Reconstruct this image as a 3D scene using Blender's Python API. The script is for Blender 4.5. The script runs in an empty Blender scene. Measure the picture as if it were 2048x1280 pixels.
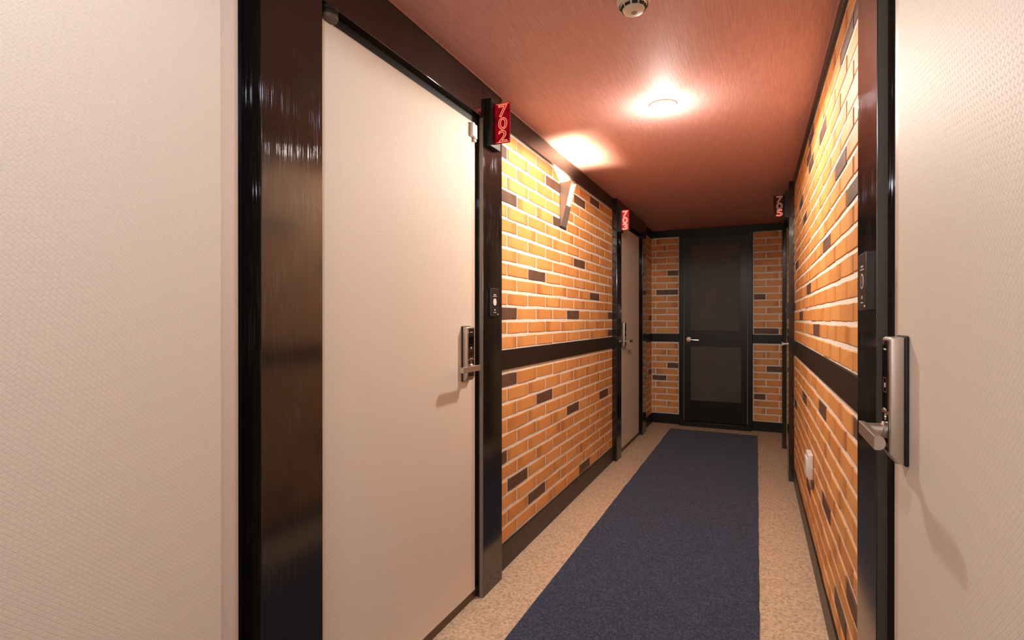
import bpy, bmesh, math, random
from mathutils import Vector
random.seed(7)
S = bpy.context.scene
C = S.collection

# ------------------------------------------------------------------ camera, world, exposure
FPX = 1035.0                                    # focal length in pixels of a 2048 px wide frame
cam_d = bpy.data.cameras.new('camera')
cam_d.sensor_width = 36.0
cam_d.lens = FPX / 2048.0 * 36.0
cam_d.clip_start = 0.02
cam = bpy.data.objects.new('camera', cam_d); C.objects.link(cam)
cam.location = (0.0, 0.0, 1.245)
cam.rotation_euler = (math.radians(90 - 0.11), 0.0, math.radians(25.27))
S.camera = cam
W = bpy.data.worlds.new('world'); S.world = W
W.use_nodes = True
W.node_tree.nodes['Background'].inputs[0].default_value = (0.9, 0.85, 0.8, 1)
W.node_tree.nodes['Background'].inputs[1].default_value = 0.02
S.view_settings.view_transform = 'Standard'
S.view_settings.look = 'None'
S.view_settings.gamma = 1.0
S.view_settings.use_curve_mapping = False
S.view_settings.exposure = 0.46
S.cycles.diffuse_bounces = 6
LAMP_W, LAMP_COL = 46.0, (1.0, 0.92, 0.81)      # ceiling downlight in view
BACK_W, BACK_COL = 15.0, (0.86, 0.91, 1.0)      # ceiling downlight behind the camera
FILL_W, FILL_COL = 30.0, (1.0, 0.95, 0.90)  # added fill lamp behind the camera, lifts the far end of the corridor
SCONCE_W, SCONCE_COL = 24.0, (1.0, 0.84, 0.60)

# ------------------------------------------------------------------ dimensions (metres; corridor runs along +Y)
H = 2.30
XL, XR, YB, YF = -1.140, 0.262, 6.38, -2.6      # brick faces left / right, back wall, wall behind the camera
PL, PR = -1.100, 0.225                          # faces of the black pilasters
DL, DR = -1.120, 0.245                          # faces of the door leaves

# ------------------------------------------------------------------ materials
def newmat(name):
    m = bpy.data.materials.new(name); m.use_nodes = True
    nt = m.node_tree
    return m, nt, nt.nodes['Principled BSDF']
def N(nt, t, **kw):
    n = nt.nodes.new(t)
    for k, v in kw.items(): setattr(n, k, v)
    return n
def L(nt, a, b): nt.links.new(a, b)
def ramp(nt, fac, stops):
    r = N(nt, 'ShaderNodeValToRGB')
    e = r.color_ramp.elements
    while len(e) < len(stops): e.new(0.5)
    for i, (p, c) in enumerate(stops):
        e[i].position = p; e[i].color = (c[0], c[1], c[2], 1)
    L(nt, fac, r.inputs[0]); return r.outputs[0]
def math_n(nt, op, a, b=None, c=None):
    n = N(nt, 'ShaderNodeMath', operation=op)
    for i, v in enumerate((a, b, c)):
        if v is None: continue
        if isinstance(v, (int, float)): n.inputs[i].default_value = v
        else: L(nt, v, n.inputs[i])
    return n.outputs[0]
def mixc(nt, fac, a, b, blend='MIX'):
    n = N(nt, 'ShaderNodeMix', data_type='RGBA', blend_type=blend)
    for s, v in ((n.inputs[0], fac), (n.inputs[6], a), (n.inputs[7], b)):
        if isinstance(v, (int, float)): s.default_value = v
        elif isinstance(v, tuple): s.default_value = (*v, 1)
        else: L(nt, v, s)
    return n.outputs[2]
def noise(nt, scale, detail=2, vec=None, w=None, rough=0.5):
    n = N(nt, 'ShaderNodeTexNoise')
    if w is not None: n.noise_dimensions = '4D'; L(nt, w, n.inputs['W'])
    n.inputs['Scale'].default_value = scale; n.inputs['Detail'].default_value = detail
    n.inputs['Roughness'].default_value = rough
    if vec is not None: L(nt, vec, n.inputs['Vector'])
    return n.outputs[0]
def mapping(nt, scale=(1, 1, 1), rot=(0, 0, 0)):
    tc = N(nt, 'ShaderNodeTexCoord'); mp = N(nt, 'ShaderNodeMapping')
    mp.inputs['Scale'].default_value = scale; mp.inputs['Rotation'].default_value = rot
    L(nt, tc.outputs['Object'], mp.inputs[0]); return mp.outputs[0]
def bump(nt, b, h, strength, dist):
    n = N(nt, 'ShaderNodeBump'); n.inputs['Strength'].default_value = strength; n.inputs['Distance'].default_value = dist
    L(nt, h, n.inputs['Height']); L(nt, n.outputs[0], b.inputs['Normal'])
def plain(name, col, rough=0.5, metal=0.0, spec=0.5):
    m, nt, b = newmat(name)
    b.inputs['Base Color'].default_value = (*col, 1); b.inputs['Roughness'].default_value = rough
    b.inputs['Metallic'].default_value = metal; b.inputs['Specular IOR Level'].default_value = spec
    return m, nt, b
def emis(name, col, strength, base=None):
    m, nt, b = newmat(name)
    b.inputs['Base Color'].default_value = (*(base or col), 1)
    b.inputs['Emission Color'].default_value = (*col, 1); b.inputs['Emission Strength'].default_value = strength
    return m
M = {}

def brick_mat(name, dark):
    m, nt, b = newmat(name)
    oi = N(nt, 'ShaderNodeObjectInfo'); at = N(nt, 'ShaderNodeAttribute', attribute_name='rnd')
    rnd = math_n(nt, 'FRACT', math_n(nt, 'ADD', oi.outputs['Random'], at.outputs['Fac']))
    r2 = math_n(nt, 'FRACT', math_n(nt, 'MULTIPLY', rnd, 17.31)); r3 = math_n(nt, 'FRACT', math_n(nt, 'MULTIPLY', rnd, 57.77))
    uv = N(nt, 'ShaderNodeUVMap'); sx = N(nt, 'ShaderNodeSeparateXYZ'); L(nt, uv.outputs[0], sx.inputs[0])
    tc = N(nt, 'ShaderNodeTexCoord')
    wv = math_n(nt, 'MULTIPLY', rnd, 40.0)
    n1 = noise(nt, 14, 3, tc.outputs['Object'], wv); n2 = noise(nt, 260, 2, tc.outputs['Object'], wv)
    if dark:
        col = ramp(nt, n1, [(0.3, (0.095, 0.047, 0.027)), (0.7, (0.175, 0.088, 0.052))])
        col = mixc(nt, math_n(nt, 'MULTIPLY', n2, 0.5), col, (0.16, 0.09, 0.06))
        rough = 0.55
    else:
        base = ramp(nt, rnd, [(0.0, (0.64, 0.26, 0.075)), (0.35, (0.76, 0.345, 0.105)), (0.7, (0.71, 0.305, 0.088)), (1.0, (0.80, 0.385, 0.13))])
        # flashed ends: redder towards one or both ends of the brick
        off = math_n(nt, 'MULTIPLY', math_n(nt, 'SUBTRACT', r2, 0.5), 0.35)
        d = math_n(nt, 'ABSOLUTE', math_n(nt, 'SUBTRACT', math_n(nt, 'ADD', sx.outputs[0], off), 0.5))
        d = math_n(nt, 'ADD', d, math_n(nt, 'MULTIPLY', math_n(nt, 'SUBTRACT', n1, 0.5), 0.22))
        mr = N(nt, 'ShaderNodeMapRange', interpolation_type='SMOOTHSTEP'); L(nt, d, mr.inputs[0])
        mr.inputs[1].default_value = 0.24; mr.inputs[2].default_value = 0.52
        amt = math_n(nt, 'MULTIPLY', mr.outputs[0], math_n(nt, 'MULTIPLY_ADD', r3, 0.85, 0.15))
        col = mixc(nt, amt, base, (0.46, 0.155, 0.040))
        col = mixc(nt, math_n(nt, 'MULTIPLY', n1, 0.35), col, (0.86, 0.47, 0.17))
        sp = ramp(nt, n2, [(0.28, (0.72, 0.72, 0.72)), (0.42, (1, 1, 1))])
        col = mixc(nt, 1.0, col, sp, 'MULTIPLY')
        rough = 0.5
    L(nt, col, b.inputs['Base Color']); b.inputs['Roughness'].default_value = rough
    b.inputs['Specular IOR Level'].default_value = 0.35
    bump(nt, b, math_n(nt, 'ADD', math_n(nt, 'MULTIPLY', n1, 2.0), math_n(nt, 'MULTIPLY', n2, 0.35)), 0.35, 0.003)
    return m
M['brick'] = brick_mat('orange_brick', False); M['brick_dark'] = brick_mat('brown_brick', True)

m, nt, b = newmat('mortar'); v = mapping(nt)
L(nt, ramp(nt, noise(nt, 40, 4, v), [(0.3, (0.80, 0.73, 0.63)), (0.7, (0.90, 0.86, 0.79))]), b.inputs['Base Color'])
b.inputs['Roughness'].default_value = 0.85; bump(nt, b, noise(nt, 90, 4, v), 0.6, 0.004); M['mortar'] = m

# glossy black paint with fine vertical scratches
m, nt, b = newmat('black_gloss_paint'); v = mapping(nt)
b.inputs['Base Color'].default_value = (0.011, 0.0085, 0.0075, 1)
b.inputs['Roughness'].default_value = 0.11; b.inputs['IOR'].default_value = 1.8; b.inputs['Specular IOR Level'].default_value = 0.5
bump(nt, b, noise(nt, 480, 1, v), 0.03, 0.0004)
b.inputs['Anisotropic'].default_value = 0.8
v2 = mapping(nt, (520, 520, 9))
sc = noise(nt, 1.0, 2, v2)
v3 = mapping(nt, (7, 7, 5))
sc = math_n(nt, 'MULTIPLY', ramp(nt, sc, [(0.56, (0, 0, 0)), (0.72, (1, 1, 1))]), ramp(nt, noise(nt, 1.0, 2, v3), [(0.40, (0, 0, 0)), (0.62, (1, 1, 1))]))
an = N(nt, 'ShaderNodeBsdfAnisotropic'); an.inputs['Color'].default_value = (0.35, 0.36, 0.40, 1)
an.inputs['Roughness'].default_value = 0.20; an.inputs['Anisotropy'].default_value = 0.93
cz = N(nt, 'ShaderNodeCombineXYZ'); cz.inputs[2].default_value = 1.0
L(nt, cz.outputs[0], an.inputs['Tangent']); L(nt, cz.outputs[0], b.inputs['Tangent'])
an.inputs['Rotation'].default_value = 0.0
mx = N(nt, 'ShaderNodeMixShader'); L(nt, math_n(nt, 'MULTIPLY', sc, 0.42), mx.inputs[0])
L(nt, b.outputs[0], mx.inputs[1]); L(nt, an.outputs[0], mx.inputs[2])
L(nt, mx.outputs[0], nt.nodes['Material Output'].inputs['Surface']); M['gloss'] = m

m, nt, b = newmat('dark_brown_satin_paint'); v = mapping(nt, (1, 1, 1))
L(nt, ramp(nt, noise(nt, 6, 3, v), [(0.3, (0.017, 0.011, 0.008)), (0.7, (0.026, 0.017, 0.012))]), b.inputs['Base Color'])
b.inputs['Roughness'].default_value = 0.38; bump(nt, b, noise(nt, 60, 3, v), 0.12, 0.002); M['satin'] = m
M['black'] = plain('black_matt', (0.008, 0.007, 0.007), 0.5)[0]
M['rubber'] = plain('black_rubber', (0.012, 0.010, 0.009), 0.6)[0]
M['grey_cap'] = plain('grey_cap', (0.12, 0.09, 0.075), 0.5)[0]

# embossed door skin: slanted weave of small cells
m, nt, b = newmat('embossed_beige_door_skin')
tc = N(nt, 'ShaderNodeTexCoord'); sx = N(nt, 'ShaderNodeSeparateXYZ'); L(nt, tc.outputs['Object'], sx.inputs[0])
cb = N(nt, 'ShaderNodeCombineXYZ'); L(nt, sx.outputs[1], cb.inputs[0]); L(nt, sx.outputs[2], cb.inputs[1])
mp = N(nt, 'ShaderNodeMapping'); mp.inputs['Rotation'].default_value = (0, 0, math.radians(45)); L(nt, cb.outputs[0], mp.inputs[0])
bt = N(nt, 'ShaderNodeTexBrick'); L(nt, mp.outputs[0], bt.inputs['Vector'])
for k, vv in (('Scale', 1.0), ('Mortar Size', 0.0011), ('Mortar Smooth', 1.0), ('Brick Width', 0.0125), ('Row Height', 0.0080)): bt.inputs[k].default_value = vv
b.inputs['Base Color'].default_value = (0.79, 0.71, 0.61, 1); b.inputs['Roughness'].default_value = 0.58; b.inputs['Specular IOR Level'].default_value = 0.35
inv = math_n(nt, 'SUBTRACT', 1.0, bt.outputs['Fac'])
bump(nt, b, inv, 0.38, 0.0009); M['door'] = m
M['door_edge'] = plain('beige_door_edge', (0.70, 0.60, 0.52), 0.4)[0]

m, nt, b = newmat('wine_ceiling_paper'); v = mapping(nt, (150, 9, 1))
n1 = noise(nt, 1.0, 3, v); n0 = noise(nt, 3.0, 2, mapping(nt))
L(nt, mixc(nt, n0, ramp(nt, n1, [(0.25, (0.46, 0.230, 0.205)), (0.75, (0.74, 0.395, 0.355))]), (0.61, 0.315, 0.280)), b.inputs['Base Color'])
b.inputs['Roughness'].default_value = 0.6; b.inputs['Specular IOR Level'].default_value = 0.25; bump(nt, b, n1, 0.45, 0.002); M['ceiling'] = m
M['caulk'] = plain('pink_caulk', (0.45, 0.22, 0.17), 0.6)[0]

m, nt, b = newmat('speckled_granite'); v = mapping(nt)
c1 = ramp(nt, noise(nt, 70, 5, v, None, 0.8), [(0.38, (0.12, 0.08, 0.05)), (0.45, (0.46, 0.34, 0.22)), (0.53, (0.78, 0.62, 0.44)), (0.66, (0.92, 0.82, 0.68))])
vo = N(nt, 'ShaderNodeTexVoronoi'); vo.inputs['Scale'].default_value = 130; L(nt, v, vo.inputs['Vector'])
c2 = ramp(nt, vo.outputs['Color'], [(0.0, (0.16, 0.11, 0.08)), (0.16, (0.60, 0.46, 0.31)), (0.6, (0.78, 0.62, 0.45)), (1.0, (0.90, 0.81, 0.68))])
c3 = mixc(nt, 0.4, c1, c2)
c3 = mixc(nt, math_n(nt, 'MULTIPLY', noise(nt, 5, 3, v), 0.5), c3, (0.62, 0.48, 0.33))
L(nt, c3, b.inputs['Base Color']); b.inputs['Roughness'].default_value = 0.42
bump(nt, b, noise(nt, 220, 2, v), 0.15, 0.001); M['granite'] = m
M['grout'] = plain('dark_grout', (0.10, 0.075, 0.055), 0.9)[0]

m, nt, b = newmat('navy_carpet'); v = mapping(nt)
n1 = noise(nt, 130, 5, v, None, 0.85); n2 = noise(nt, 9, 3, v)
c1 = ramp(nt, n1, [(0.38, (0.008, 0.015, 0.036)), (0.5, (0.028, 0.053, 0.112)), (0.63, (0.14, 0.19, 0.32))])
L(nt, mixc(nt, math_n(nt, 'MULTIPLY', n2, 0.35), c1, (0.05, 0.055, 0.075)), b.inputs['Base Color'])
b.inputs['Roughness'].default_value = 0.95; b.inputs['Specular IOR Level'].default_value = 0.1
b.inputs['Sheen Weight'].default_value = 0.15
bump(nt, b, n1, 0.9, 0.006); M['carpet'] = m

m, nt, b = newmat('brushed_steel'); v = mapping(nt, (40, 40, 300))
b.inputs['Base Color'].default_value = (0.54, 0.485, 0.43, 1); b.inputs['Metallic'].default_value = 0.85; b.inputs['Roughness'].default_value = 0.36
bump(nt, b, noise(nt, 1.0, 2, v), 0.05, 0.0005); M['steel'] = m
M['steel_shine'] = plain('polished_steel', (0.75, 0.68, 0.60), 0.2, 1.0)[0]
M['glass_black'] = plain('black_glass', (0.006, 0.005, 0.005), 0.04, 0.0, 0.9)[0]
M['edge_light_grey'] = plain('grey_edge_light_paint', (0.26, 0.225, 0.19), 0.45)[0]  # light on the jamb return, put into the colour
M['edge_light_brown'] = plain('brown_edge_light_paint', (0.055, 0.045, 0.038), 0.45)[0]  # weaker light on the right jamb return, put into the colour
M['copper'] = plain('copper_strip', (0.30, 0.16, 0.10), 0.35, 0.6)[0]
M['print'] = plain('pale_print', (0.80, 0.74, 0.70), 0.5)[0]
M['plate'] = plain('dark_bell_plate', (0.022, 0.018, 0.016), 0.35)[0]
M['bell_rim'] = plain('bell_plate_rim', (0.09, 0.075, 0.068), 0.4)[0]
M['led_red'] = emis('red_led', (1.0, 0.12, 0.05), 1.5)
M['white_plastic'] = plain('white_plastic', (0.78, 0.75, 0.72), 0.35)[0]
M['cream_plastic'] = plain('cream_plastic', (0.76, 0.68, 0.56), 0.4)[0]
M['dark_slot'] = plain('dark_slot', (0.02, 0.014, 0.010), 0.7)[0]
M['olive'] = plain('olive_lens', (0.30, 0.25, 0.14), 0.4)[0]
M['sconce_metal'] = plain('bronze_grey_metal', (0.36, 0.28, 0.22), 0.42, 0.55)[0]
M['far_leaf'] = plain('black_door_paint', (0.010, 0.008, 0.0075), 0.38, 0.0, 0.3)[0]
m, nt, b = newmat('charcoal_panel'); v = mapping(nt)
L(nt, ramp(nt, noise(nt, 5, 4, v), [(0.3, (0.062, 0.050, 0.043)), (0.7, (0.085, 0.070, 0.060))]), b.inputs['Base Color']); b.inputs['Roughness'].default_value = 0.6; M['far_panel'] = m
M['sill'] = plain('brown_metal_sill', (0.13, 0.085, 0.055), 0.4, 0.4)[0]
M['lamp_glow'] = emis('lamp_glow', (1.0, 0.93, 0.82), 14.0)
M['sconce_glow'] = emis('sconce_glow', (1.0, 0.88, 0.66), 5.0)
M['lamp_ring'] = plain('lamp_ring', (0.8, 0.72, 0.62), 0.4)[0]
def sign_mat(name, lo, hi, strength):
    m, nt, b = newmat(name); v = mapping(nt, (30, 30, 30))
    c = ramp(nt, noise(nt, 1.0, 3, v), [(0.35, lo), (0.7, hi)])
    b.inputs['Base Color'].default_value = (0.10, 0.004, 0.006, 1); b.inputs['Roughness'].default_value = 0.08
    L(nt, c, b.inputs['Emission Color']); b.inputs['Emission Strength'].default_value = strength
    return m
M['sign_red'] = sign_mat('red_lit_acrylic', (0.045, 0.0004, 0.002), (0.23, 0.001, 0.006), 1.0)
M['sign_red2'] = sign_mat('bright_red_acrylic', (0.25, 0.008, 0.010), (0.50, 0.02, 0.02), 1.0)
M['sign_digit'] = emis('glowing_engraving', (1.0, 0.20, 0.12), 1.0, (0.3, 0.05, 0.04))
M['sign_digit2'] = emis('bright_engraving', (1.0, 0.34, 0.24), 1.0, (0.3, 0.05, 0.04))
M['sign_dim'] = plain('unlit_acrylic', (0.045, 0.016, 0.014), 0.1)[0]
M['sign_digit_dim'] = emis('faint_glow_engraving', (0.45, 0.17, 0.13), 0.25, (0.5, 0.30, 0.25))  # faint emission given to digits of a sign that is off
M['sign_digit_pink'] = emis('pink_glow_engraving', (0.9, 0.25, 0.20), 0.6, (0.5, 0.15, 0.12))  # glow added to the lowest digit of the same unlit sign
M['plaster'] = plain('pale_plaster', (0.68, 0.62, 0.57), 0.7)[0]

# ------------------------------------------------------------------ mesh helpers
WL = {}                                          # world origin of every object built here
def tag(o, label=None, cat=None, kind=None, group=None):
    if label: o['label'] = label
    if cat: o['category'] = cat
    if kind: o['kind'] = kind
    if group: o['group'] = group
    return o
def empty(name, loc, parent=None):
    o = bpy.data.objects.new(name, None); C.objects.link(o)
    o.empty_display_size = 0.05
    p = WL[parent.name] if parent else Vector((0, 0, 0))
    o.parent = parent; o.location = Vector(loc) - p; WL[o.name] = Vector(loc); return o
def box(bm, x0, x1, y0, y1, z0, z1):
    x0, x1 = min(x0, x1), max(x0, x1); y0, y1 = min(y0, y1), max(y0, y1); z0, z1 = min(z0, z1), max(z0, z1)
    v = [bm.verts.new(p) for p in ((x0, y0, z0), (x1, y0, z0), (x1, y1, z0), (x0, y1, z0), (x0, y0, z1), (x1, y0, z1), (x1, y1, z1), (x0, y1, z1))]
    for f in ((3, 2, 1, 0), (4, 5, 6, 7), (0, 1, 5, 4), (1, 2, 6, 5), (2, 3, 7, 6), (3, 0, 4, 7)): bm.faces.new([v[i] for i in f])
def prism(bm, loop, vec):
    vec = Vector(vec)
    a = [bm.verts.new(p) for p in loop]; c = [bm.verts.new(Vector(p) + vec) for p in loop]
    bm.faces.new(a[::-1]); bm.faces.new(c); n = len(a)
    for i in range(n): bm.faces.new((a[i], a[(i + 1) % n], c[(i + 1) % n], c[i]))
def lathe(bm, base, axis, prof, n=28):
    """prof: (distance along axis, radius)"""
    base = Vector(base); ax = Vector(axis).normalized(); u = ax.orthogonal().normalized(); w = ax.cross(u)
    rings = []
    for d, r in prof:
        c = base + ax * d
        if r < 1e-6: rings.append([bm.verts.new(c)])
        else: rings.append([bm.verts.new(c + (u * math.cos(2 * math.pi * i / n) + w * math.sin(2 * math.pi * i / n)) * r) for i in range(n)])
    for A, B in zip(rings, rings[1:]):
        for i in range(n):
            j = (i + 1) % n
            if len(A) == 1 and len(B) == 1: continue
            if len(A) == 1: bm.faces.new((A[0], B[i], B[j]))
            elif len(B) == 1: bm.faces.new((A[i], B[0], A[j]))
            else: bm.faces.new((A[i], B[i], B[j], A[j]))
def cyl(bm, base, axis, length, r, n=28): lathe(bm, base, axis, [(0, 0), (0, r), (length, r), (length, 0)], n)
def obj(name, bm, mat, parent=None, bevel=0.0, seg=2, smooth=True):
    if bevel: bmesh.ops.bevel(bm, geom=list(bm.edges), offset=bevel, segments=seg, affect='EDGES', profile=0.5, clamp_overlap=True)
    bmesh.ops.recalc_face_normals(bm, faces=list(bm.faces))
    lo = Vector([min(v.co[i] for v in bm.verts) for i in range(3)]); hi = Vector([max(v.co[i] for v in bm.verts) for i in range(3)])
    c = (lo + hi) / 2
    bmesh.ops.translate(bm, verts=list(bm.verts), vec=-c)
    me = bpy.data.meshes.new(name); bm.to_mesh(me); bm.free()
    if smooth:
        me.polygons.foreach_set('use_smooth', [True] * len(me.polygons)); me.set_sharp_from_angle(angle=math.radians(22))
    me.materials.append(mat if not isinstance(mat, str) else M[mat])
    o = bpy.data.objects.new(name, me); C.objects.link(o)
    o.parent = parent; o.location = c - (WL[parent.name] if parent else Vector((0, 0, 0))); WL[o.name] = c
    return o
def bx(name, ext, mat, parent=None, bevel=0.0, seg=2):
    bm = bmesh.new(); box(bm, *ext); return obj(name, bm, mat, parent, bevel, seg)

# ------------------------------------------------------------------ the setting
floor = tag(bx('floor', (-1.4, 0.5, YF, YB + 0.15, -0.12, -0.004), 'grout'), 'speckled beige granite floor running under the blue carpet', 'floor', 'structure')
seams = [YF, -1.37, -0.31, 0.75, 1.81, 2.87, 3.93, 4.99, 6.04, YB + 0.10]
for a, c in zip(seams, seams[1:]):
    bx('floor_slab', (-1.25, 0.36, a + 0.0008, c - 0.0008, -0.02, 0.0), 'granite', floor, 0.0005, 1)
tag(bx('ceiling', (-1.4, 0.5, YF, YB + 0.15, H, H + 0.1), 'ceiling'), 'wine red papered ceiling with fine brushed grain', 'ceiling', 'structure')
def plan(name, pts, mat, label):
    bm = bmesh.new(); prism(bm, [(x, y, 0) for x, y in pts], (0, 0, H))
    return tag(obj(name, bm, mat), label, 'wall', 'structure')
MO = 0.0028                                       # bricks stand this far proud of the mortar
wl = plan('wall_left', [(-1.4, 2.16), (-1.2, 2.16), (XL - MO, 2.16), (XL - MO, 4.52), (-1.2, 4.52), (-1.4, 4.52)], 'mortar', 'long orange brick wall on the left carrying the wall lamp')
wle = plan('wall_left_end', [(-1.4, 5.78), (XL - MO, 5.78), (XL - MO, YB + 0.15), (-1.4, YB + 0.15)], 'mortar', 'narrow brick wall strip between door 703 and the far wall')
wlb = plan('wall_left_core', [(-1.55, YF), (-1.4, YF), (-1.4, YB + 0.15), (-1.55, YB + 0.15)], 'plaster', 'plain wall core behind the doors on the left')
wr = plan('wall_right', [(0.5, 1.45), (XR + MO, 1.45), (XR + MO, 4.55), (0.5, 4.55)], 'mortar', 'long orange brick wall on the right seen at a steep angle')
wre = plan('wall_right_end', [(0.5, 5.70), (XR + MO, 5.70), (XR + MO, YB + 0.15), (0.5, YB + 0.15)], 'mortar', 'narrow brick wall strip beyond door 705 on the right')
wrb = plan('wall_right_core', [(0.65, YF), (0.5, YF), (0.5, YB + 0.15), (0.65, YB + 0.15)], 'plaster', 'plain wall core behind the doors on the right')
wb = plan('wall_back', [(XL - MO, YB + MO), (XR + MO, YB + MO), (XR + MO, YB + 0.15), (XL - MO, YB + 0.15)], 'mortar', 'brick end wall around the black far door')
plan('wall_front', [(-1.4, YF - 0.15), (0.5, YF - 0.15), (0.5, YF), (-1.4, YF)], 'plaster', 'plain pale wall behind the camera')
plan('wall_left_near', [(-1.4, YF), (XL, YF), (XL, -0.16), (-1.4, -0.16)], 'plaster', 'plain pale left wall behind the camera')
plan('wall_right_near', [(0.5, YF), (XR, YF), (XR, 0.16), (0.5, 0.16)], 'plaster', 'plain pale right wall behind the camera')

# brick courses -----------------------------------------------------------------
BMESH = {}
def brick_geo(bm, l, h, var, T=0.022, place=None, rv=None):
    rg = random.Random(var * 101 + int(l * 2000))
    j = lambda a: rg.uniform(-a, a)
    n = 3 if l > 0.12 else 1
    bot = [(-l / 2 + l * i / n, -h / 2) for i in range(n + 1)]; top = [(l / 2 - l * i / n, h / 2) for i in range(n + 1)]
    out = [(x, z + j(0.0016)) for x, z in bot + top]
    bow = j(0.0015)
    rings = []
    for y, ins in ((-T, 0.0), (-0.0022, 0.0), (0.0, 0.0024)):
        ring = []
        for x, z in out:
            x2 = x - math.copysign(ins, x) if abs(abs(x) - l / 2) < 1e-5 else x
            ring.append(bm.verts.new((x2, y + (bow if abs(x) < l * 0.4 and y > -T else 0), z - math.copysign(ins, z))))
        rings.append(ring)
    k = len(out); fs = []
    for A, B in zip(rings, rings[1:]):
        for i in range(k): fs.append(bm.faces.new((A[i], A[(i + 1) % k], B[(i + 1) % k], B[i])))
    fs.append(bm.faces.new(rings[-1]))
    uvl = bm.loops.layers.uv.verify()
    for f in fs:
        for lp in f.loops: lp[uvl].uv = (lp.vert.co.x / 0.254 + 0.5 if l > 0.2 else lp.vert.co.x / max(l, 0.1) + 0.5, lp.vert.co.z / h + 0.5)
    if place:
        for v in [v for r in rings for v in r]: v.co = place @ v.co
    return fs
def brick_mesh(l, h, var, dark):
    key = (round(l, 3), round(h, 4), var, dark)
    if key not in BMESH:
        bm = bmesh.new(); brick_geo(bm, key[0], h, var)
        me = bpy.data.meshes.new('brick'); bm.to_mesh(me); bm.free()
        me.materials.append(M['brick_dark' if dark else 'brick']); BMESH[key] = me
    return BMESH[key]
from mathutils import Matrix
PITCH = 0.2645
def courses(wall, side, u0, u1, z0, z1, nrows, ja, jb, darks, row0=1, gap_top=0.004, far_limit=None, joint=0.0125, hj=0.0155):
    """rows from the top down; ja / jb: position of one vertical joint in odd / even rows"""
    rz = {'L': -90, 'R': 90, 'B': 180}[side]
    p = (z1 - gap_top - z0) / nrows; rest = []
    for r in range(nrows):
        row = row0 + r; zc = z1 - gap_top - p * (r + 0.5)
        s = ja if row % 2 else jb
        k = math.floor((u0 - s) / PITCH); x = s + k * PITCH
        while x < u1:
            a, c = max(x, u0), min(x + PITCH, u1)
            x += PITCH
            jl = joint * 0.5
            a2 = a + (jl if a > u0 else 0.004); c2 = c - (jl if c < u1 else 0.004)
            if c2 - a2 < 0.012: continue
            uc = (a2 + c2) / 2; l = c2 - a2
            dk = any(rr == row and a - 0.002 <= uu <= c + 0.002 for rr, uu in darks)
            var = random.randrange(5)
            out = random.uniform(-0.0008, 0.0016)
            dz = random.uniform(-0.0012, 0.0012); tilt = random.uniform(-0.006, 0.006)
            loc = {'L': (XL + out, uc, zc + dz), 'R': (XR - out, uc, zc + dz), 'B': (uc, YB - out, zc + dz)}[side]
            h = p - hj
            if far_limit and uc > far_limit:
                rest.append((loc, rz, tilt, l, h, var, dk)); continue
            o = bpy.data.objects.new('brick', brick_mesh(l, h, var, dk)); C.objects.link(o)
            o.parent = wall; o.location = Vector(loc) - WL[wall.name]
            o.rotation_euler = (random.uniform(-0.01, 0.01), tilt, math.radians(rz))
    return rest
def join_bricks(wall, rest):
    bm = bmesh.new(); lay = bm.faces.layers.float.new('rnd')
    for loc, rz, tilt, l, h, var, dk in rest:
        mtx = Matrix.Translation(Vector(loc) - WL[wall.name]) @ Matrix.Rotation(math.radians(rz), 4, 'Z') @ Matrix.Rotation(tilt, 4, 'Y')
        rv = random.random()
        for f in brick_geo(bm, l, h, var, place=mtx):
            f[lay] = rv; f.material_index = 1 if dk else 0
    me = bpy.data.meshes.new('far_brick_rows'); bm.to_mesh(me); bm.free()
    me.materials.append(M['brick']); me.materials.append(M['brick_dark'])
    o = bpy.data.objects.new('far_brick_rows', me); C.objects.link(o); o.parent = wall; o['kind'] = 'stuff'
ZBL, ZBLt = 0.990, 1.090                         # band on the left wall
ZBR, ZBRt = 0.978, 1.083                         # band on the right wall
ZBB, ZBBt = 0.974, 1.071                         # band on the back wall
JA, JB = 2.480, 2.360
courses(wl, 'L', 2.20, 4.49, ZBLt, 2.195, 15, JA, JB, [(2, 2.25), (2, 3.02), (2, 3.55), (1, 3.93), (5, 2.33), (5, 3.14), (8, 3.55), (10, 2.75), (11, 3.93), (13, 2.33), (13, 3.40), (13, 4.44), (15, 4.44)])
courses(wl, 'L', 2.20, 4.49, 0.128, ZBL, 11, JA, JB, [(1, 2.33), (3, 2.88), (5, 3.41), (5, 4.2), (6, 2.27), (8, 2.50), (10, 2.75), (11, 3.66)], gap_top=0.014)
courses(wle, 'L', 5.80, YB - 0.004, ZBBt, 2.205, 15, 6.18, 6.05, [(9, 5.9), (13, 6.3)])
courses(wle, 'L', 5.80, YB - 0.004, 0.118, ZBB, 11, 6.18, 6.05, [(5, 6.3), (7, 5.9)], gap_top=0.012)
RA, RB = 1.833, 1.965
rest = courses(wr, 'R', 1.48, 4.53, ZBRt, 2.255, 16, RA, RB, [(9, 2.458), (8, 1.834), (5, 3.554), (2, 3.05), (1, 3.227), (6, 2.09), (11, 3.327), (13, 3.933), (14, 2.891), (8, 4.2), (0, 3.04), (2, 2.70), (1, 1.834), (12, 4.45), (3, 3.8)], row0=0, far_limit=4.0)
rest += courses(wr, 'R', 1.48, 4.53, 0.118, ZBR, 11, RA, RB, [(2, 2.614), (3, 3.621), (5, 4.4), (7, 2.413), (9, 3.301), (10, 2.129), (8, 1.70), (1, 1.70)], gap_top=0.016, far_limit=4.0)
join_bricks(wr, rest)
courses(wre, 'R', 5.72, YB - 0.004, ZBBt, 2.215, 15, 6.10, 5.97, [])
courses(wre, 'R', 5.72, YB - 0.004, 0.118, ZBB, 11, 6.10, 5.97, [], gap_top=0.012)
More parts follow.
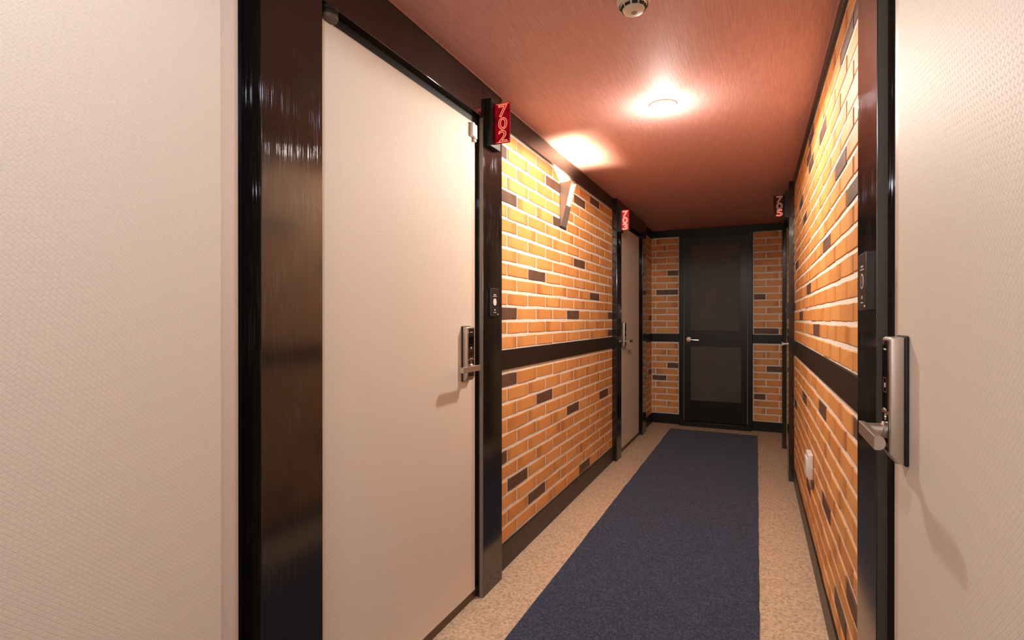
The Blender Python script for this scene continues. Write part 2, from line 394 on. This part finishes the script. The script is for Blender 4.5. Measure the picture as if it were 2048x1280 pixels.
XDL, XDR = -0.824, -0.036                        # outer edges of the far door casing
courses(wb, 'B', XL + 0.002, XDL - 0.006, ZBBt, 2.212, 15, -1.097, -0.966, [(6, -0.88), (9, -0.95)])
courses(wb, 'B', XL + 0.002, XDL - 0.006, 0.118, ZBB, 11, -1.097, -0.966, [(4, -0.88), (6, -1.05)], gap_top=0.012)
courses(wb, 'B', XDR + 0.008, XR - 0.004, ZBBt, 2.222, 15, 0.228, 0.098, [(10, 0.03), (15, 0.1)])
courses(wb, 'B', XDR + 0.008, XR - 0.004, 0.108, ZBB, 11, 0.228, 0.098, [(4, 0.18), (8, 0.03)], gap_top=0.012)

# trims: dark bands, skirtings and cornices ---------------------------------------
def trim(name, ext, label, mat='satin', cat='trim', bevel=0.002): return tag(bx(name, ext, mat, None, bevel, 1), label, cat, 'structure')
trim('trim_1', (XL - 0.02, XL + 0.006, 2.21, 4.48, ZBL, ZBLt), 'dark brown band across the middle of the left brick wall')
trim('trim_2', (XL - 0.02, XL + 0.012, 2.21, 4.48, 2.197, H), 'dark brown cornice above the left brick wall and wall lamp')
trim('baseboard_left', (XL - 0.02, XL + 0.008, 2.21, 4.48, 0, 0.126), 'dark brown skirting board under the left brick wall', cat='baseboard')
trim('trim_3', (XR + 0.02, XR - 0.005, 1.50, 4.50, ZBR, ZBRt), 'dark brown band across the middle of the right brick wall')
trim('trim_4', (XR + 0.02, XR - 0.010, 1.50, 4.50, 2.257, H), 'dark brown cornice above the right brick wall')
trim('baseboard_right', (XR + 0.02, XR - 0.006, 1.50, 4.50, 0, 0.116), 'dark brown skirting board under the right brick wall', cat='baseboard')
trim('trim_5', (XL, XDL, YB - 0.006, YB + 0.02, ZBB, ZBBt), 'black band on the far wall left of the black door', 'far_leaf')
trim('trim_6', (XDR, XR, YB - 0.006, YB + 0.02, ZBB, ZBBt), 'black band on the far wall right of the black door', 'far_leaf')
trim('trim_7', (XL, XR, YB - 0.012, YB + 0.02, 2.218, H), 'black cornice above the far black door', 'far_leaf')
trim('baseboard_back', (XL, XDL + 0.01, YB - 0.010, YB + 0.02, 0, 0.116), 'black skirting on the far wall left of the black door', 'far_leaf', 'baseboard')
trim('baseboard_back_end', (XDR - 0.01, XR, YB - 0.010, YB + 0.02, 0, 0.106), 'black skirting on the far wall right of the black door', 'far_leaf', 'baseboard')
trim('trim_8', (XL - 0.02, XL + 0.006, 5.79, YB - 0.006, ZBB, ZBBt), 'black band on the narrow brick strip beyond door 703', 'far_leaf')
trim('trim_9', (XL - 0.02, XL + 0.012, 5.79, YB - 0.012, 2.207, H), 'black cornice on the narrow brick strip beyond door 703', 'far_leaf')
trim('baseboard_left_end', (XL - 0.02, XL + 0.008, 5.79, YB - 0.010, 0, 0.116), 'black skirting on the narrow brick strip beyond door 703', 'far_leaf', 'baseboard')
trim('trim_10', (XR + 0.02, XR - 0.006, 5.71, YB - 0.006, ZBB, ZBBt), 'black band on the brick strip beyond door 705', 'far_leaf')
trim('trim_11', (XR + 0.02, XR - 0.010, 5.71, YB - 0.012, 2.217, H), 'black cornice on the brick strip beyond door 705', 'far_leaf')
trim('baseboard_right_end', (XR + 0.02, XR - 0.006, 5.71, YB - 0.010, 0, 0.116), 'black skirting on the brick strip beyond door 705', 'far_leaf', 'baseboard')
trim('trim_12', (PL, PL + 0.004, -0.2, 2.22, H - 0.004, H), 'thin pink caulk line where ceiling meets the door 702 frame', 'caulk', bevel=0)
trim('trim_13', (XL + 0.012, XL + 0.016, 2.22, 4.47, H - 0.004, H), 'thin pink caulk line along the left cornice', 'caulk', bevel=0)
trim('trim_14', (XR - 0.014, XR - 0.010, 1.51, 4.49, H - 0.004, H), 'thin pink caulk line along the right cornice', 'caulk', bevel=0)

# ------------------------------------------------------------------ room doors with frame, sill and digital lock
def room_door(name, side, y0, y1, jambs, latch, label, lock=True, gn=0.035, gf=0.035, sn=0.034, sf=0.034, deep=0.0):
    """y0..y1: clear opening; jambs: list of (ya, yb) black pilasters; latch: 'near' or 'far' end"""
    xf, sg, pf = (DL, 1, PL) if side == 'L' else (DR, -1, PR)
    xf -= sg * deep
    X = lambda out: xf + sg * out
    ob = -0.22 if side == 'L' else -0.20          # back of the frame
    root = tag(empty(name, (xf, (y0 + y1) / 2, 0)), label, 'door', 'structure')
    zt = 2.107
    for ya, yb in jambs: bx('jamb', (X(ob), pf, ya, yb, 0, H - 0.001), 'gloss', root, 0.0014)
    bx('header', (X(ob), pf - sg * 0.001, y0 - 0.002, y1 + 0.002, 2.142, H - 0.001), 'gloss', root, 0.0014)
    # dark stop between frame and leaf
    bx('stop', (X(ob), X(-0.012), y0 - 0.001, y1 + 0.001, zt + 0.004, 2.145), 'black', root)
    lo, hi = y0 + gn, y1 - gf
    leaf = bx('leaf', (X(-0.045), X(-0.0025), lo, hi, 0.050, zt), 'door_edge', root, 0.002)
    bx('skin', (X(-0.02), X(0.0), lo + sn, hi - sf, 0.054, zt - 0.006), 'door', leaf, 0.0012)
    bx('sill', (X(ob), X(-0.016), y0, y1, -0.001, 0.044), 'sill', root, 0.002)
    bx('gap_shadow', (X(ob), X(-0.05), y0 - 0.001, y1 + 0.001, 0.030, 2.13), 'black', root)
    if lock:
        d = 1 if latch == 'near' else -1          # the lever points away from the latch edge
        yl = (lo + 0.085) if latch == 'near' else (hi - 0.088)
        w, zl, zh = 0.032, 0.985, 1.212
        lk = empty('door_lock', (xf, yl, 1.09), root)
        def rr(a, c, e, q, s, t): return (X(a), X(c), yl + min(e, q), yl + max(e, q), s, t)
        bx('gasket', rr(0.0, 0.0065, -w - 0.0025, w + 0.0025, zl - 0.003, zh + 0.003), 'rubber', lk, 0.003)
        # body: block with chamfered foot
        bm = bmesh.new()
        prism(bm, [(X(0.006), yl - w, zl), (X(0.019), yl - w, zl), (X(0.028), yl - w, zl + 0.016), (X(0.028), yl - w, zh - 0.004), (X(0.024), yl - w, zh), (X(0.006), yl - w, zh)], (0, 2 * w, 0))
        obj('lock_body', bm, 'steel', lk, 0.003, 3)
        bx('glass_plate', rr(0.026, 0.0296, -w + 0.008, w - 0.008, zl + 0.092, zh - 0.006), 'glass_black', lk, 0.0013)
        bx('lower_plate', rr(0.026, 0.0292, -w + 0.008, w - 0.008, zl + 0.018, zl + 0.086), 'glass_black', lk, 0.0012)
        bx('copper_strip', rr(0.026, 0.0299, -w + 0.008, w - 0.008, zl + 0.0865, zl + 0.0915), 'copper', lk)
        f0, f1 = 0.0292, 0.0299
        bx('maker_mark', rr(f0, f1, -0.010, 0.010, zh - 0.024, zh - 0.0215), 'print', lk)
        for a, c, s, t in ((-0.013, 0.013, 1.136, 1.1368), (-0.013, 0.013, 1.110, 1.1108), (-0.013, -0.0122, 1.110, 1.1368), (0.0122, 0.013, 1.110, 1.1368)):
            bx('finger_frame', rr(f0, f1, a, c, s, t), 'copper', lk)
        bx('finger_mark', rr(f0, f1, -0.004, 0.003, 1.119, 1.127), 'print', lk)
        for q in (-0.008, 0.0, 0.008): bx('indicator_dot', rr(f0, f1, q - 0.0022, q + 0.0022, 1.0765, 1.080), 'print', lk)
        bm = bmesh.new(); lathe(bm, (X(0.028), yl, 1.064), (sg, 0, 0), [(0, 0.006), (0.0025, 0.0055), (0.0032, 0)], 20); obj('key_button', bm, 'steel_shine', lk)
        zc = 1.040
        bm = bmesh.new(); lathe(bm, (X(0.028), yl, zc), (sg, 0, 0), [(0.0, 0.0155), (0.005, 0.0155), (0.0065, 0.014), (0.0065, 0.0112), (0.036, 0.0105), (0.036, 0)], 28); obj('lever_shaft', bm, 'steel', lk)
        # lever bar: flat face to the corridor, rounded on the back
        bm = bmesh.new(); pr = []
        for k in range(9):
            a = math.pi * k / 8
            pr.append((X(0.062 - 0.010 * math.sin(a)), yl - d * 0.012, zc + 0.0118 * math.cos(a)))
        pr += [(X(0.0685), yl - d * 0.012, zc - 0.0118), (X(0.0685), yl - d * 0.012, zc + 0.0118)]
        prism(bm, pr, (0, d * 0.143, 0)); obj('lever', bm, 'steel', lk, 0.0009, 1)
    return root
room_door('door_1', 'L', -0.12, 0.888, [(-0.2, -0.12)], 'near', 'pale beige embossed door at the far left edge beside the wide black pilaster', lock=False, gf=0.046, sf=0.046)
d2 = room_door('door_2', 'L', 1.086, 2.030, [(0.888, 1.086), (2.030, 2.218)], 'far', 'cream embossed door 702 with silver lock between glossy black pilasters', gn=0.005, sn=0.004)
bx('painted_edge_light', (PL - 0.019, PL - 0.0015, 2.0285, 2.0305, 0.002, 2.142), 'edge_light_grey', d2, 0.0004, 1)  # added strip, its pale colour stands in for light on the jamb side
room_door('door_3', 'L', 4.645, 5.610, [(4.475, 4.645), (5.610, 5.80)], 'near', 'beige embossed door 703 further along the left wall', gf=0.085)
d4 = room_door('door_4', 'R', 0.22, 1.290, [(0.16, 0.22), (1.290, 1.512)], 'far', 'beige embossed door at the right edge with big silver lock close to the camera', gf=0.041, sf=0.042)
bx('painted_edge_light', (PR + 0.0015, PR + 0.019, 1.2885, 1.2905, 0.002, 2.142), 'edge_light_brown', d4, 0.0004, 1)  # strip added to paint the fainter light along this jamb side
room_door('door_5', 'R', 4.690, 5.605, [(4.490, 4.690), (5.605, 5.72)], 'near', 'door 705 on the right almost hidden by its black pilaster', deep=0.014)

# ------------------------------------------------------------------ far black door
fd = tag(empty('door_6', (-0.43, YB, 0)), 'black panelled door with silver lever at the far end of the corridor', 'door', 'structure')
bx('casing', (XDL, -0.772, YB - 0.030, YB + 0.03, 0, 2.218), 'far_leaf', fd, 0.004)
bx('casing', (-0.088, XDR, YB - 0.030, YB + 0.03, 0, 2.218), 'far_leaf', fd, 0.004)
bx('head_casing', (-0.772, -0.088, YB - 0.030, YB + 0.03, 2.195, 2.218), 'far_leaf', fd, 0.004)
bx('threshold', (-0.812, -0.050, YB - 0.075, YB + 0.03, 0, 0.052), 'far_leaf', fd, 0.004)
lf = bx('leaf', (-0.768, -0.092, YB - 0.012, YB + 0.03, 0.054, 2.192), 'far_leaf', fd, 0.003)
bx('upper_panel', (-0.700, -0.163, YB - 0.016, YB, 1.110, 2.105), 'far_panel', lf, 0.002)
bx('lower_panel', (-0.692, -0.152, YB - 0.016, YB, 0.297, 0.926), 'far_panel', lf, 0.002)
hd = empty('door_handle', (-0.714, YB - 0.012, 1.008), fd)
bm = bmesh.new(); lathe(bm, (-0.714, YB - 0.012, 1.008), (0, -1, 0), [(0, 0.031), (0.006, 0.031), (0.010, 0.027), (0.010, 0.017), (0.014, 0.014), (0.045, 0.011), (0.045, 0)], 28); obj('rose', bm, 'steel_shine', hd)
bm = bmesh.new()
lathe(bm, (-0.722, YB - 0.057, 1.006), (1, 0, -0.06), [(0, 0), (0, 0.009), (0.03, 0.0105), (0.09, 0.0085), (0.122, 0.0065), (0.126, 0)], 16); obj('lever', bm, 'steel_shine', hd)

# ------------------------------------------------------------------ carpet runner
bm = bmesh.new(); rg = random.Random(3)
ys = [YF + 0.6 + (6.066 - YF - 0.6) * i / 90 for i in range(91)]
def wob(s): return rg.uniform(-0.0022, 0.0022)
lp = [(-0.878 + wob(0), y, 0.001) for y in ys]; rp = [(0.013 + wob(1), y, 0.001) for y in ys]
far = [(-0.878 + 0.891 * i / 12, 6.066 + rg.uniform(-0.003, 0.003), 0.001) for i in range(1, 12)]
loop = lp + far + rp[::-1]
prism(bm, loop, (0, 0, 0.007))
tag(obj('carpet_runner', bm, 'carpet', smooth=False), 'long dark navy blue carpet runner down the middle of the granite floor', 'carpet')

# ------------------------------------------------------------------ room number signs
def digit_mesh(ch, w, h, bev):
    cu = bpy.data.curves.new('digit', 'FONT'); cu.body = ch; cu.fill_mode = 'NONE'; cu.resolution_u = 4
    cu.size = 1.0; cu.bevel_depth = 0.0
    t = bpy.data.objects.new('digit', cu); C.objects.link(t)
    dg = bpy.context.evaluated_depsgraph_get(); dg.update()
    me = bpy.data.meshes.new_from_object(t.evaluated_get(dg))
    bpy.data.objects.remove(t); bpy.data.curves.remove(cu)
    xs = [v.co.x for v in me.vertices]; ys_ = [v.co.y for v in me.vertices]
    x0, x1, y0, y1 = min(xs), max(xs), min(ys_), max(ys_)
    P = [Vector(((v.co.x - (x0 + x1) / 2) / (x1 - x0) * w, (v.co.y - (y0 + y1) / 2) / (y1 - y0) * h, 0)) for v in me.vertices]
    bm = bmesh.new()                               # each outline edge becomes a small bar
    for e in me.edges:
        a, c = P[e.vertices[0]], P[e.vertices[1]]; d = (c - a)
        if d.length < 1e-6: continue
        d.normalize(); n = Vector((-d.y, d.x, 0)) * bev; a = a - d * bev * 0.4; c = c + d * bev * 0.4
        q = [a - n, c - n, c + n, a + n]
        prism(bm, [(p.x, 0.0, p.y) for p in q], (0, -0.0012, 0))
    bpy.data.meshes.remove(me)
    return bm
def number_sign(text, side, y, z0, z1, reach0, reach1, label, acry, digs, edge, stroke=0.00165):
    pf, sg = (PL, 1) if side == 'L' else (PR, -1)
    X = lambda o: pf + sg * o
    xa, xb = sorted((X(reach0), X(reach1))); xc = (xa + xb) / 2 + 0.002
    root = tag(empty('room_number_sign', (pf, y, z0)), label, 'sign', None, 'room number signs')
    bx('mount', (X(-0.002), X(0.024), y - 0.045, y + 0.05, z0 - 0.018, z1 + 0.016), 'black', root, 0.0015)
    bx('panel', (X(0.018), X(reach1), y - 0.004, y + 0.004, z0, z1), acry, root, 0.0012)
    hh = (z1 - z0)
    for i, ch in enumerate(text):
        bm = digit_mesh(ch, 0.041, hh * 0.285, stroke)
        zc = z1 - hh * (0.195 + 0.315 * i)
        bmesh.ops.translate(bm, verts=list(bm.verts), vec=(xc, y - 0.0035, zc))
        obj('digit', bm, digs[i], root, smooth=False)
    if edge:
        for z in (z0 + 0.004, z1 - 0.0055): bx('edge_line', (xa + 0.006, xb - 0.003, y - 0.0048, y, z, z + 0.0016), digs[0], root)
    return root
number_sign('702', 'L', 2.103, 2.040, 2.222, 0.024, 0.098, 'glowing red 702 room sign on the black pilaster of the near left door', 'sign_red', ['sign_digit'] * 3, True)
number_sign('703', 'L', 4.560, 2.030, 2.207, 0.016, 0.086, 'small glowing red 703 room sign beyond the left brick wall', 'sign_red2', ['sign_digit2'] * 3, False, 0.0030)
number_sign('705', 'R', 4.580, 2.050, 2.218, 0.022, 0.104, 'unlit dark 705 room sign on the right hand pilaster', 'sign_dim', ['sign_digit_dim', 'sign_digit_dim', 'sign_digit_pink'], False, 0.0022)

# ------------------------------------------------------------------ door bell plates
def bell(side, y0, y1, z0, z1, t, label, led=False):
    pf, sg = (PL, 1) if side == 'L' else (PR, -1)
    X = lambda o: pf + sg * o
    yc = (y0 + y1) / 2; hw = (y1 - y0) / 2; d = 1 if side == 'L' else -1
    root = tag(empty('door_bell_plate', (pf, yc, z0)), label, 'door bell', None, 'door bell plates')
    bx('plate', (X(-0.001), X(t), y0, y1, z0, z1), 'plate', root, 0.0015)
    f = (X(t - 0.0005), X(t + 0.0006))
    hh = z1 - z0
    for a, c, s, e in ((-hw, -hw + 0.003, z0, z1), (-hw, hw, z1 - 0.003, z1)): bx('rim', (X(t - 0.001), X(t + 0.0005), yc + d * a, yc + d * c, s, e), 'bell_rim', root)
    m_ = lambda n, a, c, s, e, mt='print': bx(n, (*f, yc + d * a, yc + d * c, z0 + hh * s, z0 + hh * e), mt, root)
    m_('print_block', -0.011, 0.011, 0.755, 0.785); m_('print_line', -0.019, 0.019, 0.705, 0.722)
    bm = bmesh.new(); lathe(bm, (X(t - 0.0005), yc, z0 + hh * 0.51), (sg, 0, 0), [(0, 0.0165), (0.0012, 0.0165), (0.0012, 0.0135)] + ([] if side == 'R' else [(0.0012, 0)]), 28); obj('button', bm, 'print', root)
    if side == 'R':
        bm = bmesh.new(); lathe(bm, (X(t - 0.0005), yc, z0 + hh * 0.51), (sg, 0, 0), [(0, 0.007), (0.0012, 0.007), (0.0012, 0)], 16); obj('bell_mark', bm, 'copper', root)
    m_('lamp_mark', -0.004, 0.004, 0.20, 0.255); m_('print_line', -0.012, 0.012, 0.125, 0.142); m_('corner_mark', hw - 0.017, hw - 0.006, 0.055, 0.085)
    if led: m_('led', -0.006, 0.006, 0.48, 0.62, 'led_red')
    return root
bell('L', 2.082, 2.166, 1.258, 1.386, 0.010, 'black door bell plate with white round button beside door 702')
bell('R', 1.308, 1.392, 1.264, 1.388, 0.016, 'black door bell plate on the right hand pilaster nearest the camera')
bell('L', 4.530, 4.610, 1.250, 1.375, 0.010, 'dark door bell plate with red light beside door 703', True)
bell('R', 4.545, 4.625, 1.250, 1.375, 0.012, 'bell plate seen edge-on under the unlit 705 sign', True)

# ------------------------------------------------------------------ wedge wall lamp
Y0, Y1, ZT, ZB_, DP = 3.134, 3.226, 2.122, 1.842, 0.080
sc_ = tag(empty('wall_lamp', (XL, (Y0 + Y1) / 2, ZB_)), 'bronze wedge shaped wall lamp with slatted front shining on the ceiling', 'wall lamp')
xo = XL + 0.0005
fx = lambda z: XL + 0.012 + (DP - 0.012) * (z - ZB_) / (ZT - ZB_)       # slanted front
for ya in (Y0, Y1 - 0.002):
    bm = bmesh.new(); prism(bm, [(xo, ya, ZB_), (fx(ZB_), ya, ZB_), (fx(ZT), ya, ZT), (xo, ya, ZT)], (0, 0.002, 0)); obj('side_panel', bm, 'sconce_metal', sc_, 0.0004, 1)
bx('back_plate', (xo, xo + 0.002, Y0, Y1, ZB_, ZT - 0.002), 'sconce_metal', sc_)
zs = ZB_ + 0.47 * (ZT - ZB_)
bm = bmesh.new(); prism(bm, [(fx(ZB_) - 0.002, Y0, ZB_), (fx(ZB_), Y0, ZB_), (fx(zs), Y0, zs), (fx(zs) - 0.002, Y0, zs)], (0, Y1 - Y0, 0)); obj('front_panel', bm, 'sconce_metal', sc_)
bx('foot', (xo, fx(ZB_) + 0.001, Y0 - 0.001, Y1 + 0.001, ZB_ - 0.004, ZB_), 'black', sc_)
ns = 10
for i in range(ns):
    z = zs + 0.004 + (ZT - zs - 0.004) * i / (ns - 0.3)
    bm = bmesh.new(); prism(bm, [(fx(z) - 0.008, Y0, z + 0.004), (fx(z), Y0, z), (fx(z) + 0.001, Y0, z + 0.0022), (fx(z) - 0.008, Y0, z + 0.0062)], (0, Y1 - Y0, 0)); obj('slat', bm, 'sconce_metal', sc_)
bm = bmesh.new(); prism(bm, [(fx(zs) - 0.014, Y0 + 0.004, zs), (fx(zs) - 0.012, Y0 + 0.004, zs), (fx(ZT - 0.012) - 0.012, Y0 + 0.004, ZT - 0.012), (fx(ZT - 0.012) - 0.014, Y0 + 0.004, ZT - 0.012)], (0, Y1 - Y0 - 0.008, 0)); obj('diffuser', bm, 'sconce_glow', sc_)
bm = bmesh.new(); lathe(bm, (XL + 0.026, (Y0 + Y1) / 2, ZT - 0.125), (0, 0, 1), [(0, 0), (0, 0.010), (0.03, 0.012), (0.05, 0.014), (0.062, 0.009), (0.066, 0)], 20); obj('bulb', bm, 'sconce_glow', sc_)
ld = bpy.data.lights.new('sconce_light', 'POINT'); ld.energy = SCONCE_W; ld.color = SCONCE_COL; ld.shadow_soft_size = 0.008
lo = bpy.data.objects.new('sconce_light', ld); C.objects.link(lo); lo.parent = sc_; lo.location = Vector((XL + 0.042, (Y0 + Y1) / 2, ZT - 0.028)) - WL[sc_.name]

# ------------------------------------------------------------------ ceiling lamps
def downlight(x, y, watt, col, label):
    root = tag(empty('ceiling_lamp', (x, y, H)), label, 'ceiling lamp', None, 'ceiling lamps')
    bm = bmesh.new(); lathe(bm, (x, y, H), (0, 0, -1), [(0, 0.066), (0.006, 0.066), (0.010, 0.062), (0.010, 0.054), (0.002, 0.052)], 40); obj('ring', bm, 'lamp_ring', root)
    bm = bmesh.new(); lathe(bm, (x, y, H), (0, 0, -1), [(0.003, 0.053), (0.014, 0.052), (0.026, 0.045), (0.036, 0.030), (0.041, 0.012), (0.042, 0)], 40); obj('diffuser', bm, 'lamp_glow', root)
    ld = bpy.data.lights.new('lamp_light', 'SPOT'); ld.energy = watt; ld.color = col; ld.shadow_soft_size = 0.035
    ld.spot_size = math.radians(176); ld.spot_blend = 0.12
    lo = bpy.data.objects.new('lamp_light', ld); C.objects.link(lo); lo.parent = root; lo.location = (0, 0, -0.082)
    gd = bpy.data.lights.new('lamp_spill', 'POINT'); gd.energy = watt * 0.13; gd.color = col; gd.shadow_soft_size = 0.03
    go = bpy.data.objects.new('lamp_spill', gd); C.objects.link(go); go.parent = root; go.location = (0, 0, -0.12)
    return root
downlight(-0.418, 2.624, LAMP_W, LAMP_COL, 'bright round ceiling lamp in the middle of the wine red ceiling')
downlight(-0.418, 0.10, BACK_W, BACK_COL, 'round ceiling lamp above the camera, out of the picture')
downlight(-0.44, -2.0, FILL_W, FILL_COL, 'added unseen fill lamp far behind the camera that brightens the far end')

# ------------------------------------------------------------------ smoke detector
dx, dy = -0.366, 1.712
sd = tag(empty('smoke_detector', (dx, dy, H)), 'cream round smoke detector on the ceiling at the top of the picture', 'smoke detector')
bm = bmesh.new(); lathe(bm, (dx, dy, H), (0, 0, -1), [(0, 0.055), (0.012, 0.055), (0.016, 0.052), (0.022, 0.050), (0.026, 0.047)], 40); obj('base', bm, 'cream_plastic', sd)
bm = bmesh.new(); lathe(bm, (dx, dy, H), (0, 0, -1), [(0.024, 0.044), (0.028, 0.040), (0.038, 0.036), (0.044, 0.032), (0.047, 0.024), (0.048, 0)], 40); obj('dome', bm, 'cream_plastic', sd)
bm = bmesh.new(); lathe(bm, (dx + 0.002, dy, H), (0, 0, -1), [(0.046, 0.010), (0.0495, 0.009), (0.0495, 0)], 24); obj('lens', bm, 'olive', sd)
for k in range(10):
    a = 2 * math.pi * (k + 0.5) / 10; bm = bmesh.new(); box(bm, -0.009, 0.009, -0.0015, 0.0025, -0.0045, 0.0045)
    bmesh.ops.transform(bm, matrix=Matrix.Translation((dx, dy, H - 0.033)) @ Matrix.Rotation(a, 4, 'Z') @ Matrix.Translation((0, 0.0375, 0)) @ Matrix.Rotation(math.radians(-20), 4, 'X'), verts=list(bm.verts)); obj('slot', bm, 'dark_slot', sd)

# ------------------------------------------------------------------ small fittings
ds = tag(empty('door_stop', (-1.116, 1.128, 2.142)), 'black round stopper under the header at the top of door 702', 'door stop')
bm = bmesh.new(); lathe(bm, (-1.118, 1.128, 2.142), (0, 0, -1), [(0, 0.026), (0.012, 0.026), (0.013, 0.0235), (0.016, 0.0235), (0.017, 0.026), (0.026, 0.026)], 28); obj('barrel', bm, 'rubber', ds)
bm = bmesh.new(); lathe(bm, (-1.118, 1.128, 2.142), (0, 0, -1), [(0.024, 0.0262), (0.034, 0.025), (0.040, 0.010), (0.041, 0)], 28); obj('cap', bm, 'grey_cap', ds)
se = tag(empty('door_sensor', (DL, 1.97, 2.03)), 'small white magnetic door contact at the top corner of door 702', 'sensor')
bx('magnet', (DL + 0.0005, DL + 0.016, 1.945, 1.966, 2.036, 2.096), 'white_plastic', se, 0.003)
bx('contact', (DL + 0.0005, DL + 0.014, 1.970, 1.988, 2.032, 2.092), 'white_plastic', se, 0.002)
bx('contact_foot', (DL + 0.0005, DL + 0.010, 1.972, 1.987, 2.020, 2.031), 'cream_plastic', se, 0.001)
wp = tag(empty('socket_cover', (XR, 3.06, 0.42)), 'white plastic socket cover low on the right brick wall', 'socket')
bx('cover', (XR - 0.0005, XR - 0.026, 3.00, 3.13, 0.430, 0.560), 'white_plastic', wp, 0.008, 3)
bx('lid', (XR - 0.024, XR - 0.033, 3.012, 3.118, 0.440, 0.535), 'white_plastic', wp, 0.004, 2)
bx('tab', (XR - 0.001, XR - 0.010, 2.985, 3.025, 0.392, 0.430), 'brick_dark', wp, 0.001)
